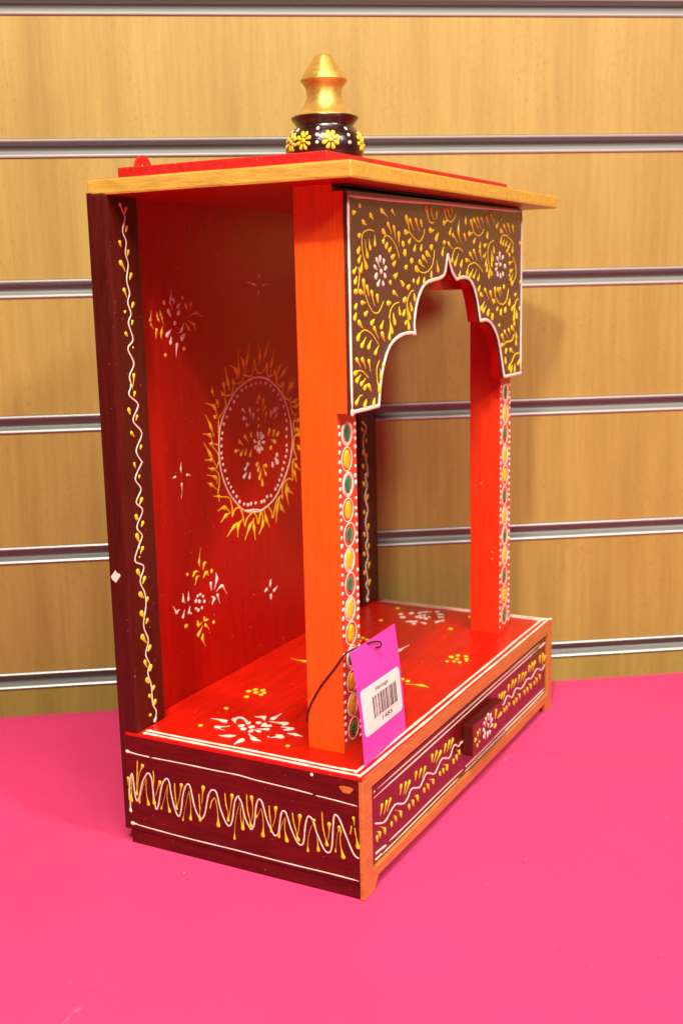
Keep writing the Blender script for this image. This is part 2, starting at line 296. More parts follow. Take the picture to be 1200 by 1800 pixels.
# stroke data: positions on each painted face, in hundredths of a millimetre
DATA = {
 "arch_y": [["d",103,3717,35017,3710,35176],["d",137,3009,34657,3312,34728],["d",143,4874,34629,5187,34402],["d",141,4044,34274,4457,34149],["d",148,6146,34907,6917,34590],["d",99,7389,34961,7757,34707],["d",159,9159,34665,9525,33973],["d",132,9630,34551,10131,34012],["d",134,10373,34599,10918,33975],["d",129,11053,34534,11237,34223],["d",165,9015,33915,9470,33918],["d",167,11719,35306,12073,34683],["d",133,12426,35292,12882,34656],["d",120,13208,35187,13245,34748],["d",170,12310,34094,12931,34181],["d",173,13146,33651,13513,33996],["d",157,4318,32098,4039,32554],["d",140,3554,33580,3764,33658],["d",121,5328,33194,5328,33686],["d",126,4782,32998,4674,33493],["d",131,4462,32620,4244,33443],["d",141,3450,32816,3640,33084],["d",141,3496,32365,3747,32675],["d",142,3731,31911,3881,32325],["d",140,2949,31830,3255,32105],["d",141,3071,31336,3274,31644],["d",142,3157,30880,2931,30913],["d",143,3617,30873,4027,30740],["d",149,6301,33886,6601,33725],["d",123,6304,33337,6373,33508],["d",131,6894,34263,7359,33734],["d",133,7591,34114,7813,33486],["d",135,8187,33807,8188,33546],["d",68,8188,33502,8218,33066],["d",150,6631,33108,6853,33347],["d",152,7001,32920,7277,33131],["d",153,7350,32578,7682,32733],["d",154,7495,32209,7820,32398],["d",139,9470,33395,9711,33614],["d",141,10150,33004,10353,33300],["d",130,11028,33038,11144,33327],["d",159,9016,32056,9203,32168],["d",169,11832,32842,12347,32652],["d",167,11308,32630,11882,32311],["d",166,10847,32376,11540,32084],["d",193,10388,32011,10722,31897],["d",127,12419,31589,12475,31907],["d",144,13391,31915,13219,32504],["d",153,14022,32865,14250,33271],["d",155,7679,31596,7967,31783],["d",159,8641,31188,8298,31370],["d",161,9280,31001,9526,31119],["d",114,9998,31331,10092,31467],["d",144,10555,31257,10793,31599],["d",124,11390,31272,11503,31572],["d",155,7484,30784,8045,30530],["d",150,3979,31389,4142,30759],["d",126,4354,31092,4559,30624],["d",128,4871,30830,5226,30118],["d",130,5507,30626,5630,30266],["d",144,3788,30325,4203,30328],["d",142,3047,30116,3230,30318],["d",146,4116,29747,4417,29915],["d",154,6781,30228,7121,30255],["d",122,10158,30371,10084,30716],["d",160,8781,30335,9004,30465],["d",128,9741,29833,9574,30248],["d",135,9443,29432,9275,30006],["d",131,8206,29655,8113,30060],["d",133,8664,29595,8919,29880],["o",178,8716,33293],["o",193,8925,32833],["o",176,9787,32416],["o",171,12460,33174],["o",134,7078,31294],["l",40,9525,33973,9910,33738,10578,33484,11031,33516,11433,33843,11549,34164],["l",41,12073,34683,12428,34521,12907,34551],["l",34,5278,33851,4707,33906,4241,33812,3984,33704,3892,33457,3889,33129,3997,32678,4262,32306],["l",34,3465,32097,3554,31725,3464,31311,3346,30960],["l",36,6374,33423,6452,33594,6752,33677,7156,33588,7668,33297,8079,32846,8199,32549],["l",41,10610,31920,11233,31790,11930,31848,12528,32150,12799,32619,12901,33063],["l",36,4142,30759,4466,30287,4916,29891,5394,29756,5801,29907,6286,30393],["l",39,10068,30866,9620,30746,9254,30437,9123,30033,9198,29395],["l",37,8210,30259,7551,30164,7120,29911,6860,29435],["d",161,14317,35343,14569,34858],["d",124,14758,35385,15332,34871],["d",110,15332,35481,15720,35076],["d",161,14255,34564,14859,34702],["d",123,17582,34694,17582,35126],["d",141,15113,33995,15357,34374],["d",136,16439,34172,16600,34818],["d",112,16439,34075,16996,33515],["d",142,15588,33934,16409,33452],["d",123,17376,33975,17715,33622],["d",133,14944,33441,15622,33149],["d",158,18450,34796,18898,34210],["d",134,18898,34935,19666,34386],["d",127,19465,35030,20114,34428],["d",120,20069,35101,20478,34708],["d",174,18130,34067,18785,34192],["d",131,20948,35209,21637,34625],["d",132,21739,35367,22550,34787],["d",144,22814,34622,23169,34912],["d",128,23669,35139,23778,35339],["d",143,18896,33583,19151,33879],["d",158,21174,33957,21278,34295],["d",137,19894,33295,20041,33679],["d",148,20698,33409,21143,33555],["d",129,19921,33066,20280,32456],["d",131,20620,32740,21097,33079],["d",126,22353,33067,22354,33460],["d",143,22120,32594,21849,33166],["d",134,21965,32227,21879,32958],["d",161,21928,31704,21540,32201],["d",131,20911,32226,21094,32666],["d",132,21086,31890,21256,32356],["d",133,21501,31524,21553,31993],["d",156,23597,34407,24073,34291],["d",129,24150,34741,24765,34287],["d",131,24922,34818,25402,34276],["d",133,25826,34737,26115,34293],["d",147,23600,33664,23678,33878],["d",138,23997,33538,24268,33917],["d",140,24511,33519,24834,33805],["d",141,25048,33366,25489,33709],["d",133,25791,33131,25905,33569],["d",131,24771,33120,25080,33377],["d",151,25261,32367,26026,32489],["d",163,25749,31030,25951,31192],["d",161,25457,31851,26008,32024],["d",143,25485,31279,25956,31783],["d",138,14021,32809,14212,33262],["d",127,15471,32460,15539,32703],["d",152,15923,32268,16458,32915],["d",146,16848,32196,17054,32557],["d",138,16570,31581,16777,31950],["d",157,17705,32520,18464,32364],["d",150,18289,32899,18817,32536],["d",135,18892,33080,19427,32468],["d",157,17790,31723,17904,31973],["d",151,18271,31570,18768,32032],["d",135,18873,31516,19364,32011],["d",137,19612,31358,19878,31739],["d",146,19716,30742,19968,31036],["d",165,20074,30453,20585,30324],["d",141,20815,30725,21478,30075],["d",143,21759,30553,22041,30115],["d",163,22393,29958,22056,30083],["d",145,22560,30750,22737,30163],["d",137,23106,30715,23556,30210],["d",120,23501,30763,24053,30334],["d",145,26397,30305,26688,30410],["d",133,25268,29724,25389,30133],["d",154,25848,29378,26238,29671],["d",147,26692,28849,26694,29325],["d",157,20204,29595,20758,30039],["d",149,20495,29404,21051,29771],["d",143,21312,29168,21650,29501],["d",129,22977,29436,23136,29619],["d",149,23670,29144,23801,29492],["d",151,24525,29308,24593,29579],["d",127,22101,28929,22258,29217],["o",139,14314,33478],["o",163,12424,33188],["o",125,26859,35180],["o",151,25213,32908],["o",123,25257,31580],["o",137,27274,33702],["o",138,27399,31122],["o",159,24221,30860],["o",128,27298,29391],["l",39,14569,34881,15140,34664,15655,34777,16177,35228],["l",43,18757,34281,19180,34066,19752,33988,20333,34169,20596,34431],["l",44,22400,33774,21744,33632,21337,33263,21289,32745,21510,32227,21929,31783],["l",46,23647,33824,23710,33985,24154,34139,24962,34066,26155,33600],["l",48,25875,32805,26379,32342,26546,31737,26289,31354,25816,31057],["l",40,17167,33011,16566,33200,15908,33143,15579,32800,15473,32557],["l",42,17833,31823,18045,32173,18604,32324,19169,32351,19883,32123,20492,31763],["l",47,22737,30163,23329,29855,24125,29743,24779,30064,25116,30766],["l",49,27044,30069,26528,29858,26269,29365,26181,28738],["d",140,2951,29583,3135,29875],["d",142,3421,29368,3874,29071],["d",146,4817,29272,5130,29487],["d",147,5110,29017,5667,28466],["d",150,5918,29022,6214,29398],["d",151,6027,28688,6324,28283],["d",154,7197,28758,6945,29370],["d",154,6880,28438,6986,29685],["d",155,7564,29204,7401,29738],["d",161,9339,28875,9163,29459],["d",106,8936,29107,9070,29291],["d",121,9471,29388,9384,29709],["d",166,3260,28582,3479,28849],["d",144,3671,28201,4178,28639],["d",146,4423,28077,4785,28447],["d",149,5198,27745,5642,28138],["d",142,3084,27558,3533,27110],["d",144,3706,27516,4072,27030],["d",135,4427,27386,4593,26827],["d",154,2859,26880,3398,26967],["d",143,3047,26496,3511,26781],["d",145,3536,26294,4043,26576],["d",146,3886,26060,4208,26252],["d",148,4386,26139,4686,25832],["d",165,5594,25783,5500,26192],["d",127,6103,26980,6018,27169],["d",139,5781,26419,5715,26941],["d",155,2951,25401,3321,25648],["d",147,3878,25185,4075,25477],["d",138,4898,25148,5045,25467],["d",144,4131,29740,4398,29915],["d",152,21296,29219,21558,29530],["d",154,22097,28911,22015,29276],["d",140,23638,29193,23732,29467],["d",142,24460,29301,24524,29526],["d",148,26275,28369,26440,29471],["d",165,26179,28690,26309,29075],["d",148,26759,28828,26632,29276],["d",165,25796,28177,26340,27867],["d",160,23933,27738,24455,27273],["d",143,24392,27977,24981,27509],["d",145,25167,28047,25544,27745],["d",131,26697,27497,26598,27898],["d",150,26669,27036,26601,27416],["d",166,25583,26702,26385,26482],["d",145,24706,26754,24553,26500],["d",145,24621,25945,24555,26309],["d",166,25346,25510,25500,25799],["d",150,26404,25280,26493,25751],["d",148,25667,25282,25915,25684],["d",152,27114,25686,27470,26012],["d",161,23935,27114,24702,27260],["o",140,23391,28413],["l",37,3367,28791,4008,28969,4721,28791,5250,28439,5606,28157],["l",36,3129,26955,3489,26984,3930,26813,4371,26533],["l",38,5685,27383,5334,26953,5357,26370,5521,25856],["l",36,3046,25513,3324,25713,3686,25719],["l",55,24547,27258,25800,27329,26276,27731],["l",56,27595,26419,26452,26327,25816,25884,25439,25642]],
 "arch_w": [["d",123,5899,32567,5891,32312],["d",122,5506,32459,5871,32035],["d",124,6338,32421,6281,32193],["d",121,5270,32098,5573,31929],["d",125,6556,32056,6400,31906],["d",141,5371,31589,5546,31767],["d",125,6457,31625,6334,31764],["d",143,5613,31203,5845,31479],["d",125,6237,31217,6137,31390],["o",143,5991,31864],["d",128,23411,32983,23456,32574],["d",127,22970,32678,23282,32409],["d",129,23997,32764,23773,32603],["d",127,22781,32281,23140,32282],["d",158,24396,32176,24203,32203],["d",127,22732,31964,23045,32133],["d",128,23040,31619,23043,31884],["d",129,23558,31510,23561,31760],["d",130,24038,31641,23992,31855],["o",138,23518,32282]],
 "arch_outline": [["l",18,2408,24883,5585,24922,5768,25819,6163,26925,6950,27910,8092,28371,9375,28498,10342,28387,10155,28914,10295,29609,10645,30298,11258,30912,12085,31216,13722,31399,14426,31673,14856,32659,15380,31838,16159,31298,17032,31417,17986,31363,18793,30919,19439,30037,19990,28727,21132,28757,22194,28354,23287,27289,24322,24924,27730,24922]],
 "sun_w": [["l",65,15235,25505,14064,25293,12904,24861,12024,24189,11282,23366,10846,22593,10678,21639,10674,20737,10870,19798,11461,18632,12363,17700,13309,17017,14602,16699,15653,16708,17073,17193,18072,18019,18932,18967,19485,20056,19620,20955,19449,22136,19032,23167,18385,24125,17357,24898,16405,25333,15234,25490],["l",52,15596,25437,14652,25475,13916,25229,12766,24873],["l",76,13307,16994,14318,16872,15200,16710],["o",118,15759,25088],["o",119,16379,25020],["o",121,16966,24796],["o",121,17368,24459],["o",123,17916,24128],["o",124,18250,23774],["o",125,18592,23253],["o",125,18777,22704],["o",126,18907,22239],["o",126,18902,21664],["o",126,18838,21153],["o",126,18834,20559],["o",127,18843,20185],["o",126,18659,19796],["o",126,18427,19415],["o",126,18210,18992],["o",126,18027,18606],["o",125,17740,18321],["o",125,17499,17988],["o",124,17188,17792],["o",123,16590,17441],["o",122,16083,17447],["o",122,15718,17226],["o",121,15385,17228],["o",119,14656,17284],["o",118,14086,17338],["o",117,13720,17324],["o",116,13254,17455],["o",115,12744,17711],["o",114,12420,18096],["o",114,12055,18454],["o",113,11817,18804],["o",112,11577,19097],["o",112,11422,19391],["o",111,11232,19941],["o",111,11034,20366],["o",110,10971,20769],["o",110,10915,21095],["o",110,10950,21543],["o",110,10984,21975],["o",110,11106,22336],["o",110,11323,22874],["o",111,11666,23286],["o",111,12084,23754],["o",112,12556,24159],["o",113,12955,24477],["o",114,13514,24806],["o",115,14009,24976],["o",116,14643,25028],["o",117,15174,25122],["o",162,15335,21180],["d",129,15203,21831,15233,21416],["d",130,15615,21780,15453,21387],["d",131,15853,21552,15581,21292],["d",128,14773,21372,15117,21241],["d",131,15945,21141,15587,21164],["d",129,14817,20948,15149,21062],["d",129,15097,20736,15202,20976],["d",130,15340,20607,15333,20927],["d",131,15648,20741,15485,20978],["d",124,13500,23582,13818,23302],["d",125,13596,22995,13988,22912],["d",126,13917,22533,14176,22549],["d",126,14320,23496,14418,23082],["d",127,14756,23139,14728,22767],["d",134,17648,23229,17437,22873],["d",133,17335,23181,17128,22858],["d",132,16912,23065,16975,22642],["d",134,17664,22784,17318,22483],["d",181,17535,19587,17212,19919],["d",134,16933,19430,16920,19717],["d",127,13569,19694,13828,19906],["d",126,13392,19211,13727,19489],["d",128,14030,19071,14144,19449],["o",158,17519,20080],["o",138,13876,19977]],
 "sun_y": [["d",139,15522,24155,15509,24376],["d",139,15322,23862,15269,24117],["d",141,16040,23948,15795,23263],["d",141,16213,23457,15895,22999],["d",142,16334,23047,16106,22381],["d",138,14374,21894,14516,21649],["d",136,13651,21828,14073,21322],["d",135,12995,21563,13438,21250],["d",134,12534,21008,13012,21036],["d",135,13114,20696,13410,21059],["d",137,13640,20700,13777,21010],["d",138,14203,20504,14406,20925],["d",143,16678,21890,16529,21491],["d",145,17237,21742,17104,21370],["d",146,17782,21513,17460,21358],["d",145,17312,21004,16895,21235],["d",140,14957,19763,15103,19956],["d",141,15080,19385,15264,19693],["d",142,15237,18841,15470,19422],["d",143,16031,18998,15661,19594],["d",143,16067,19558,15737,19607],["d",143,15567,18385,15562,18765],["o",118,15313,23353],["o",118,15314,22764],["o",129,15325,22305],["o",155,16780,20653],["f",156,13961,25760,14267,26805,14642,27773],["f",153,13243,25589,13219,26121,13271,27473],["f",155,13827,25847,13753,26612,13431,26936],["f",153,13029,25531,12875,26147,12219,26480],["f",150,12086,24935,11928,25473,11676,26460],["f",152,12866,25243,12537,25422,12488,25651],["f",149,11591,24681,11447,25365,11327,25524],["f",149,11652,24601,11265,24787,11145,24946],["f",148,10796,23941,10695,24322,10518,24561],["f",147,10623,23439,10345,24062,9466,24372],["f",146,10333,24690,10205,25033,10192,25327],["f",146,10196,22225,9862,22934,9345,23691],["f",146,9978,21956,9750,22356,8996,22560],["f",147,10487,21740,9837,21825,9583,21896],["f",147,10611,23292,10359,23432,10171,23526],["f",147,10251,20422,9661,21255,9017,22044],["f",147,9878,20702,9758,20831,9055,20933],["f",148,10370,20253,9844,20258,9399,20400],["f",149,10361,19272,10128,19688,9175,20024],["f",148,10267,18909,9639,19315,9262,19488],["f",150,10407,18124,10430,18425,9778,18576],["f",152,11631,17210,10977,17639,10164,17558],["f",153,11631,17210,11072,17081,10506,16766],["f",156,12984,16484,11974,16207,11107,15717],["f",157,12987,16523,12460,16112,12367,15419],["f",161,14426,16289,13807,15846,13170,15055],["f",163,14280,16317,14353,15658,14444,14830],["f",166,15413,16508,15434,15689,14867,15109],["f",167,15653,16708,15907,15925,16329,15308],["f",171,17697,17085,17343,16483,17123,15485],["f",173,17687,16920,17893,16383,18350,15964],["f",174,18548,17941,18594,17348,18865,16418],["f",175,18713,17998,18845,17474,19559,17058],["f",177,19580,18869,19806,18498,20015,17788],["f",177,19767,19262,19999,18975,20644,18539],["f",167,17768,25223,18215,25907,18541,26044],["f",169,17910,25051,18734,25548,19405,25943],["f",169,18200,24786,18519,24840,18761,24900],["f",164,17026,25520,17253,26372,17715,27212],["f",163,16744,25778,16629,26180,16500,26424],["f",160,15593,26253,15795,26860,15647,27641],["f",162,16203,26444,16476,26972,17079,27758],["f",171,18930,23993,19456,24598,19993,25248],["f",172,19254,24045,19777,24570,20269,25021],["f",174,19374,23460,20188,23463,20863,23646],["f",175,19513,23118,20330,23117,21007,23299],["f",176,19935,22081,20432,22108,21273,22182],["f",176,19904,21586,20391,21444,21298,21166],["f",177,20038,21069,20537,21091,21368,20903],["f",177,20168,20466,20484,20172,21040,19588],["f",166,17910,25051,17648,25631,17836,26015],["f",155,14237,25662,13821,25771,13763,25928],["l",50,11512,24540,11570,23935,10742,23277],["l",50,10739,23240,10697,22387,10683,21714,9840,21862],["l",50,9831,21752,10505,21137,10602,20671,10305,20263],["l",50,9460,20353,10353,20030,10571,19390,10310,18598],["l",52,10430,18425,11562,18152,11858,17479,11813,16864],["l",52,11813,16864,12122,17275,12619,17341,13012,16874,13234,15959],["l",54,13234,15959,13558,16454,14307,16713,14724,16313,14839,15805],["l",56,14913,15791,15184,16470,15656,16748,16117,16787,16554,16379,16676,15861],["l",57,16753,15846,17207,16839,17864,17222,18086,16933],["l",58,18086,16933,18141,17841,18889,18221,19532,18035],["l",59,19532,18035,19508,19048,19777,19429,20188,19370],["l",58,20190,19412,19816,20094,19865,20924,20377,21195],["l",51,11585,24607,12338,24686,12599,25341,12488,25651],["l",52,12866,25243,13648,25404,13834,25923],["l",53,13955,25684,14665,25628,15006,26218,15119,26672,15275,25967,15839,25691,16466,26035],["l",55,16472,26112,16718,25465,17329,25496,17592,25873],["l",56,17571,25636,17890,24813,18500,24599,18761,24900],["l",57,18585,24673,18615,24023,19225,23639,19718,23755],["l",58,19535,23445,19658,22856,20124,22475,20298,22622],["l",58,20119,22393,19838,21843,20048,21235]],
 "m1_w": [["d",108,6427,30653,6532,31234],["d",89,6686,30646,6688,30351],["d",79,6296,30469,6532,30038],["d",133,6128,29984,6383,29642],["d",120,7056,30217,7416,30415],["d",160,7077,29828,7235,29982],["d",141,7304,28837,7544,29234],["d",40,7129,28723,6799,28709],["d",157,5917,28615,6285,28933],["d",148,6200,28170,6295,28518],["d",162,7330,28366,7621,28652],["d",150,6818,28011,6680,27328],["o",129,6683,29272]],
 "m1_y": [["d",123,8373,30367,8222,29785],["d",112,7829,30326,7943,29995],["d",124,8840,29808,8102,29557],["d",72,8874,29807,9582,29538],["d",103,8512,29179,7840,29413],["d",83,8633,29154,8731,28775],["d",112,8015,28930,7707,29265],["d",72,8079,28888,8219,28699],["d",105,4394,29493,4541,30079],["d",105,4449,29268,4674,29012],["d",77,5078,29687,5003,29988],["d",87,5141,29535,5267,29403],["d",87,5400,29786,5337,30088],["d",78,5494,29633,5625,29158],["d",125,4935,28947,4861,28447],["d",117,5376,28756,5495,29115],["d",78,5351,28682,5334,28409],["o",136,5753,30466],["o",131,7560,30717],["o",132,7478,27759],["o",118,5642,27494]],
 "m2_w": [["o",102,7957,12754],["o",102,7675,12717],["o",103,8234,12554],["o",120,7475,12458],["o",139,7827,12332],["o",103,8342,12207],["o",101,7438,11985],["o",103,8059,11873],["o",111,7666,11816],["d",117,6168,12814,6148,13286],["d",72,6231,12727,6387,12631],["d",118,6701,12749,6765,13267],["d",115,5434,12265,5089,12777],["d",115,5468,12256,5764,12382],["d",117,6067,11813,6287,12252],["d",118,6684,11932,6831,12302],["d",91,6889,11828,6688,11981],["d",125,9826,13318,9705,13729],["d",125,9795,13252,9449,12696],["d",123,9121,13158,9185,12688],["d",126,10265,12717,9687,12504],["d",117,10417,12680,10888,12041],["d",125,9808,12253,10017,11650],["d",124,9415,12093,9164,11767],["d",86,9336,12202,9120,12330]],
 "m2_y": [["d",101,7983,14797,8246,15668],["d",111,7983,14797,8090,14458],["d",112,8487,14554,8361,14194],["d",84,8578,14613,8822,14587],["d",119,7459,14239,7228,14030],["d",92,7617,14273,7936,14199],["d",110,7645,13873,7420,13448],["d",74,7747,13935,8010,13902],["d",112,8625,13966,8344,13664],["d",113,8748,13959,8902,13706],["d",122,8277,11048,8221,11283],["d",94,8420,10980,8730,10984],["d",130,7595,10892,7488,11233],["d",74,7652,10854,8028,10999],["d",122,8348,10684,8738,10274],["d",158,7548,10286,8034,10749],["d",122,7946,9916,8043,10233],["d",94,7997,9791,8293,9322],["o",117,6730,14303],["o",123,9267,13926],["o",163,6343,11166],["o",124,9240,10623]],
 "stars_w": [["d",118,16102,11426,16228,11753],["d",118,16102,11426,16045,11257],["d",118,15628,11185,15355,11047],["d",120,16569,10872,17036,11094],["d",119,16148,10618,16127,10328],["d",91,6585,20776,6665,21162],["d",73,6602,20703,6634,20513],["d",91,6006,20371,5699,20335],["d",93,7194,20312,7554,20256],["d",92,6602,19849,6481,18970],["d",63,16062,31903,16102,32425],["d",63,16062,31903,16038,31605],["d",103,15242,31434,14538,31516],["d",83,15382,31388,15720,31280],["d",84,16485,31330,17139,31337],["d",63,15923,30933,15866,30288]],
 "side_w": [["l",43,14870,5554,14110,5510,13356,5499],["l",40,13267,5495,11358,5526,9205,5526,7464,5538,6460,5466,5120,5425,3735,5377,2900,5337],["l",37,2771,5314,1534,5262,175,5192],["d",123,15162,5569,14640,5549],["d",125,14871,1208,14314,1148],["l",40,14584,1186,12402,1121,10172,1098,7654,1105,6616,1087,4207,1069,2196,1083,66,1052],["l",47,15252,1957,15082,2329,14961,3296,14814,4063,14697,4253,14637,3896,14564,2970,14435,2647,14250,3032,13987,3885,13676,4410,13479,4500,13320,4145,13269,3358,13176,2579,13072,2433,12935,2760,12771,3457,12573,4090,12286,4421,12114,4244,12016,3540,11781,2600,11576,2313,11404,2679,11236,3565,11053,4124,10854,4371,10683,4197,10490,3197,10233,2600,10021,2483,9781,2892,9548,3846,9385,4200,9199,4354,8957,4224,8753,3371,8436,2606,8195,2455,8002,2831,7817,3826,7661,4208,7531,4317,7535,4274,7341,3936,7166,3152,6908,2639,6737,2583,6585,2965,6450,3876,6334,4276,6193,4400,6030,4215,5786,3331,5465,2651,5265,2508,5090,2735,4973,3384,4860,3905,4723,4039,4559,3907,4307,3158,3983,2488,3717,2313,3548,2586,3439,3409,3301,3928,3168,4048,2973,3876,2717,3139,2325,2374,2029,2271,1868,2660,1772,3708,1705,4325,1607,4466,1384,4272,1033,3447,641,2576,383,2335,35,2385],["d",110,15252,1957,15097,2326],["d",112,2952,6419,2986,6652]],
 "side_y": [["d",102,15080,3946,15204,3451],["d",117,14864,2608,14742,4177],["d",114,13921,4896,14346,3362],["d",109,14453,3093,14410,3604],["d",115,13653,2616,13692,4221],["d",65,14285,2589,13708,4205],["d",115,13238,2766,13255,3826],["d",113,12758,4120,13105,3225],["d",64,12762,2530,12219,4125],["d",114,12200,2480,12224,4058],["d",99,11697,2749,11722,3270],["d",111,11287,4241,11653,2857],["d",56,11312,2139,10805,3991],["d",112,10777,2320,10790,3994],["d",97,10136,2393,10104,2953],["d",123,9826,4368,9971,3370],["d",123,8934,2334,9045,3899],["d",101,8272,2771,8292,3406],["d",127,7950,4274,8209,2913],["d",74,7908,1764,7425,4049],["d",107,7352,2467,7361,3924],["l",37,15297,2556,15107,2965,14870,3448],["l",36,14416,3536,14327,4355,14261,5166],["l",36,13261,3758,13171,4306,13196,4731],["l",35,11726,3204,11761,3788,11740,4283],["l",34,10107,2887,10124,3468,10132,3952],["l",34,9440,3191,9309,3638,9079,3943],["l",34,8295,3342,8391,3832,8401,4339],["l",37,15381,2945,15248,3308],["d",114,7332,2480,7352,4010],["d",93,6801,2727,6886,3214],["d",112,6703,4418,6771,2987],["d",59,6434,3345,6106,3962],["d",112,6076,2355,6095,3902],["d",92,5532,2698,5544,3259],["d",110,5210,4109,5492,2926],["d",78,5061,2492,4630,3719],["d",136,4590,2381,4631,3656],["d",103,3881,2573,3975,3046],["d",128,3742,3957,3912,2800],["d",77,3319,2084,3009,3637],["d",108,2687,2260,2750,3254],["d",101,2161,2685,2259,3118],["d",106,1998,3871,2096,2942],["d",50,1658,2405,1418,3875],["d",87,1418,3814,1405,3547],["d",137,1216,2204,1366,3375],["d",86,576,4502,527,4095],["d",123,340,2943,448,3575],["o",101,2895,3893],["l",33,6889,3150,7003,3756,7007,4542],["l",33,5545,3196,5606,3682,5605,4181],["l",32,3976,2984,4133,3566,4190,4078],["l",32,2750,3193,2845,3660,2908,3890],["l",31,2260,3057,2375,3700,2400,4482],["l",31,1366,3315,1303,3629,1386,3791],["l",31,448,3515,514,3978],["l",31,778,3563,685,4061]],
 "draw_w": [["l",50,1990,5336,28575,5493],["l",49,1551,5351,1728,5333],["l",50,1567,5006,28321,5219],["l",95,28321,5219,29545,5223,30232,5200],["l",75,1648,1825,2237,1792,2984,1713],["l",47,3324,1776,5888,1738,9410,1750,13900,1697],["l",53,14287,1708,16224,1701,14267,1686,17067,1675,20401,1732,23991,1739,30335,1721],["l",66,1598,1496,2009,1470,2425,1474],["l",47,2464,1369,5233,1371,9410,1434,13186,1416],["l",51,14117,1420,16906,1370,17390,1428,20403,1401,21453,1412],["l",68,21453,1399,22165,1443,26885,1404,30278,1484],["l",57,1611,3559,2568,3172,3057,3174,3807,3484,4316,3499,5223,3139,5754,3241,6295,3554,7326,3216,7821,3410,8395,3638,9415,3194,9864,3327,10627,3655,11715,3293,12278,3718,12601,3789,13168,3476,13582,3580,14165,3426],["d",126,13914,3533,13416,3577],["l",56,20566,3567,21087,3451,21791,3814,22778,3388,23508,3755,24722,3389,25870,3672,26850,3457,27947,3776,29079,3354,30331,3578]],
 "draw_y": [["d",117,2513,4188,2350,3687],["d",118,3089,4142,2726,3607],["d",119,3536,4095,3082,3567],["d",123,4907,4310,4745,3817],["d",124,5523,4203,5201,3684],["d",125,6003,4095,5437,3584],["d",128,6918,4264,6790,3832],["d",130,7573,4183,7289,3762],["d",131,8140,4078,7709,3590],["d",134,9176,4410,9127,4026],["d",135,9801,4385,9303,3925],["d",137,10374,4164,9629,3765],["d",139,11132,4315,10954,3889],["d",140,11728,4312,11375,3822],["d",142,12253,4242,11752,3772],["d",124,20275,4352,20308,4029],["d",125,20826,4292,20566,3942],["d",126,21297,4230,20878,3837],["d",127,22094,4440,21951,4045],["d",129,22868,4506,22542,4040],["d",130,23416,4394,23013,3982],["d",132,24193,4466,23933,3938],["d",133,24908,4401,24456,3898],["d",134,25519,4273,24967,3844],["d",136,26292,4489,26119,4117],["d",137,26978,4508,26511,3967],["d",139,27535,4436,27044,3932],["d",141,28645,4465,28635,3998],["d",143,29303,4434,29154,3736],["d",144,29893,4154,29547,3825],["d",115,1882,2671,1937,2361],["d",116,2212,2748,2267,2437],["d",151,2816,2675,2846,2367],["d",120,3655,2663,3657,2452],["d",121,4160,2756,4263,2462],["d",158,4829,2745,4907,2461],["d",126,5912,2704,5952,2446],["d",127,6453,2713,6507,2411],["d",147,7045,2753,7127,2449],["d",131,7988,2799,8044,2590],["d",133,8533,2819,8692,2504],["d",154,9265,2817,9352,2567],["d",137,10269,2892,10329,2691],["d",139,10774,2880,10865,2620],["d",160,11364,2854,11332,2623],["d",143,12349,2864,12411,2644],["d",144,12835,2933,12930,2661],["d",155,13246,3087,13343,2892],["d",75,2692,2806,2207,3104],["d",58,2091,2860,1852,3026],["d",79,4764,2862,4033,3257],["d",61,4083,2848,3906,3003],["d",83,6976,2844,6619,3037],["d",64,6358,2815,6183,2950],["d",86,9191,2909,8652,3193],["d",66,8418,2929,8275,3050],["d",90,11271,2955,10746,3241],["d",83,13164,3151,12807,3360],["d",127,21228,3036,21282,2827],["d",128,21651,3049,21777,2782],["d",129,22149,3120,22222,2910],["d",131,23145,2890,23147,2696],["d",132,23641,2949,23774,2612],["d",133,24311,3017,24371,2697],["d",135,25297,2952,25416,2642],["d",136,25915,2946,26095,2582],["d",138,26658,2968,26682,2654],["d",139,27455,2910,27579,2661],["d",140,27958,2982,28126,2652],["d",142,28672,3044,28802,2705],["d",66,24067,3151,23750,3321],["d",69,26460,3099,25989,3338],["d",71,28568,3131,28155,3396],["d",70,27815,3102,27651,3248],["d",55,23511,3045,23382,3153]],
 "knob_w": [["d",117,16248,4538,16367,4109],["d",118,16722,4371,16539,4048],["d",116,15897,4400,16065,3991],["d",118,16956,3986,16680,3793],["d",116,15598,4208,15895,3850],["d",119,17007,3588,16619,3538],["d",99,16276,3870,16295,3667],["d",146,15497,3815,15694,3555],["d",116,15694,3518,15873,3019],["d",85,15495,3366,15495,3216],["d",117,16194,3334,16194,3012],["d",118,16578,3306,16670,3064]],
 "knob_y": [["d",120,17677,4303,17501,3812],["d",167,18569,3801,17938,3703],["d",152,17574,3364,17357,3213],["d",90,14811,4065,14926,3689],["d",113,14500,3994,14517,3710],["d",119,14113,3695,13987,3551],["d",83,14180,3707,14497,3562],["d",72,14709,3305,14875,3343],["d",90,14418,3174,14496,3274],["d",84,14398,3218,14369,3062]],
 "vine_l_w": [["l",46,1171,35826,1262,35390,1509,34916,1265,34261,1507,33697,1391,33123,1569,32547,1366,31721,1552,31052,1349,30556,1570,29962,1311,29468,1617,28608,1141,28129,1574,27336,1148,26688,1237,26169,1015,25677,1743,25073,1229,24283,1922,23506,1353,22621,1767,21950,1759,21863,1132,21100,1577,20455,1097,19787,1611,19251,1031,18427,1445,17853,1073,17304,702,16580,1435,16099,1044,15331,1381,14613,1434,13867,1127,12756,1469,11828,1163,11083,1443,10438,1257,9934,1488,9202,1527,8433,1559,7947,1814,7476,1693,6944],["d",112,1150,35881,1247,35509],["d",129,1645,6913,1790,7197],["o",100,1099,17281],["d",86,1237,26169,1098,25840]],
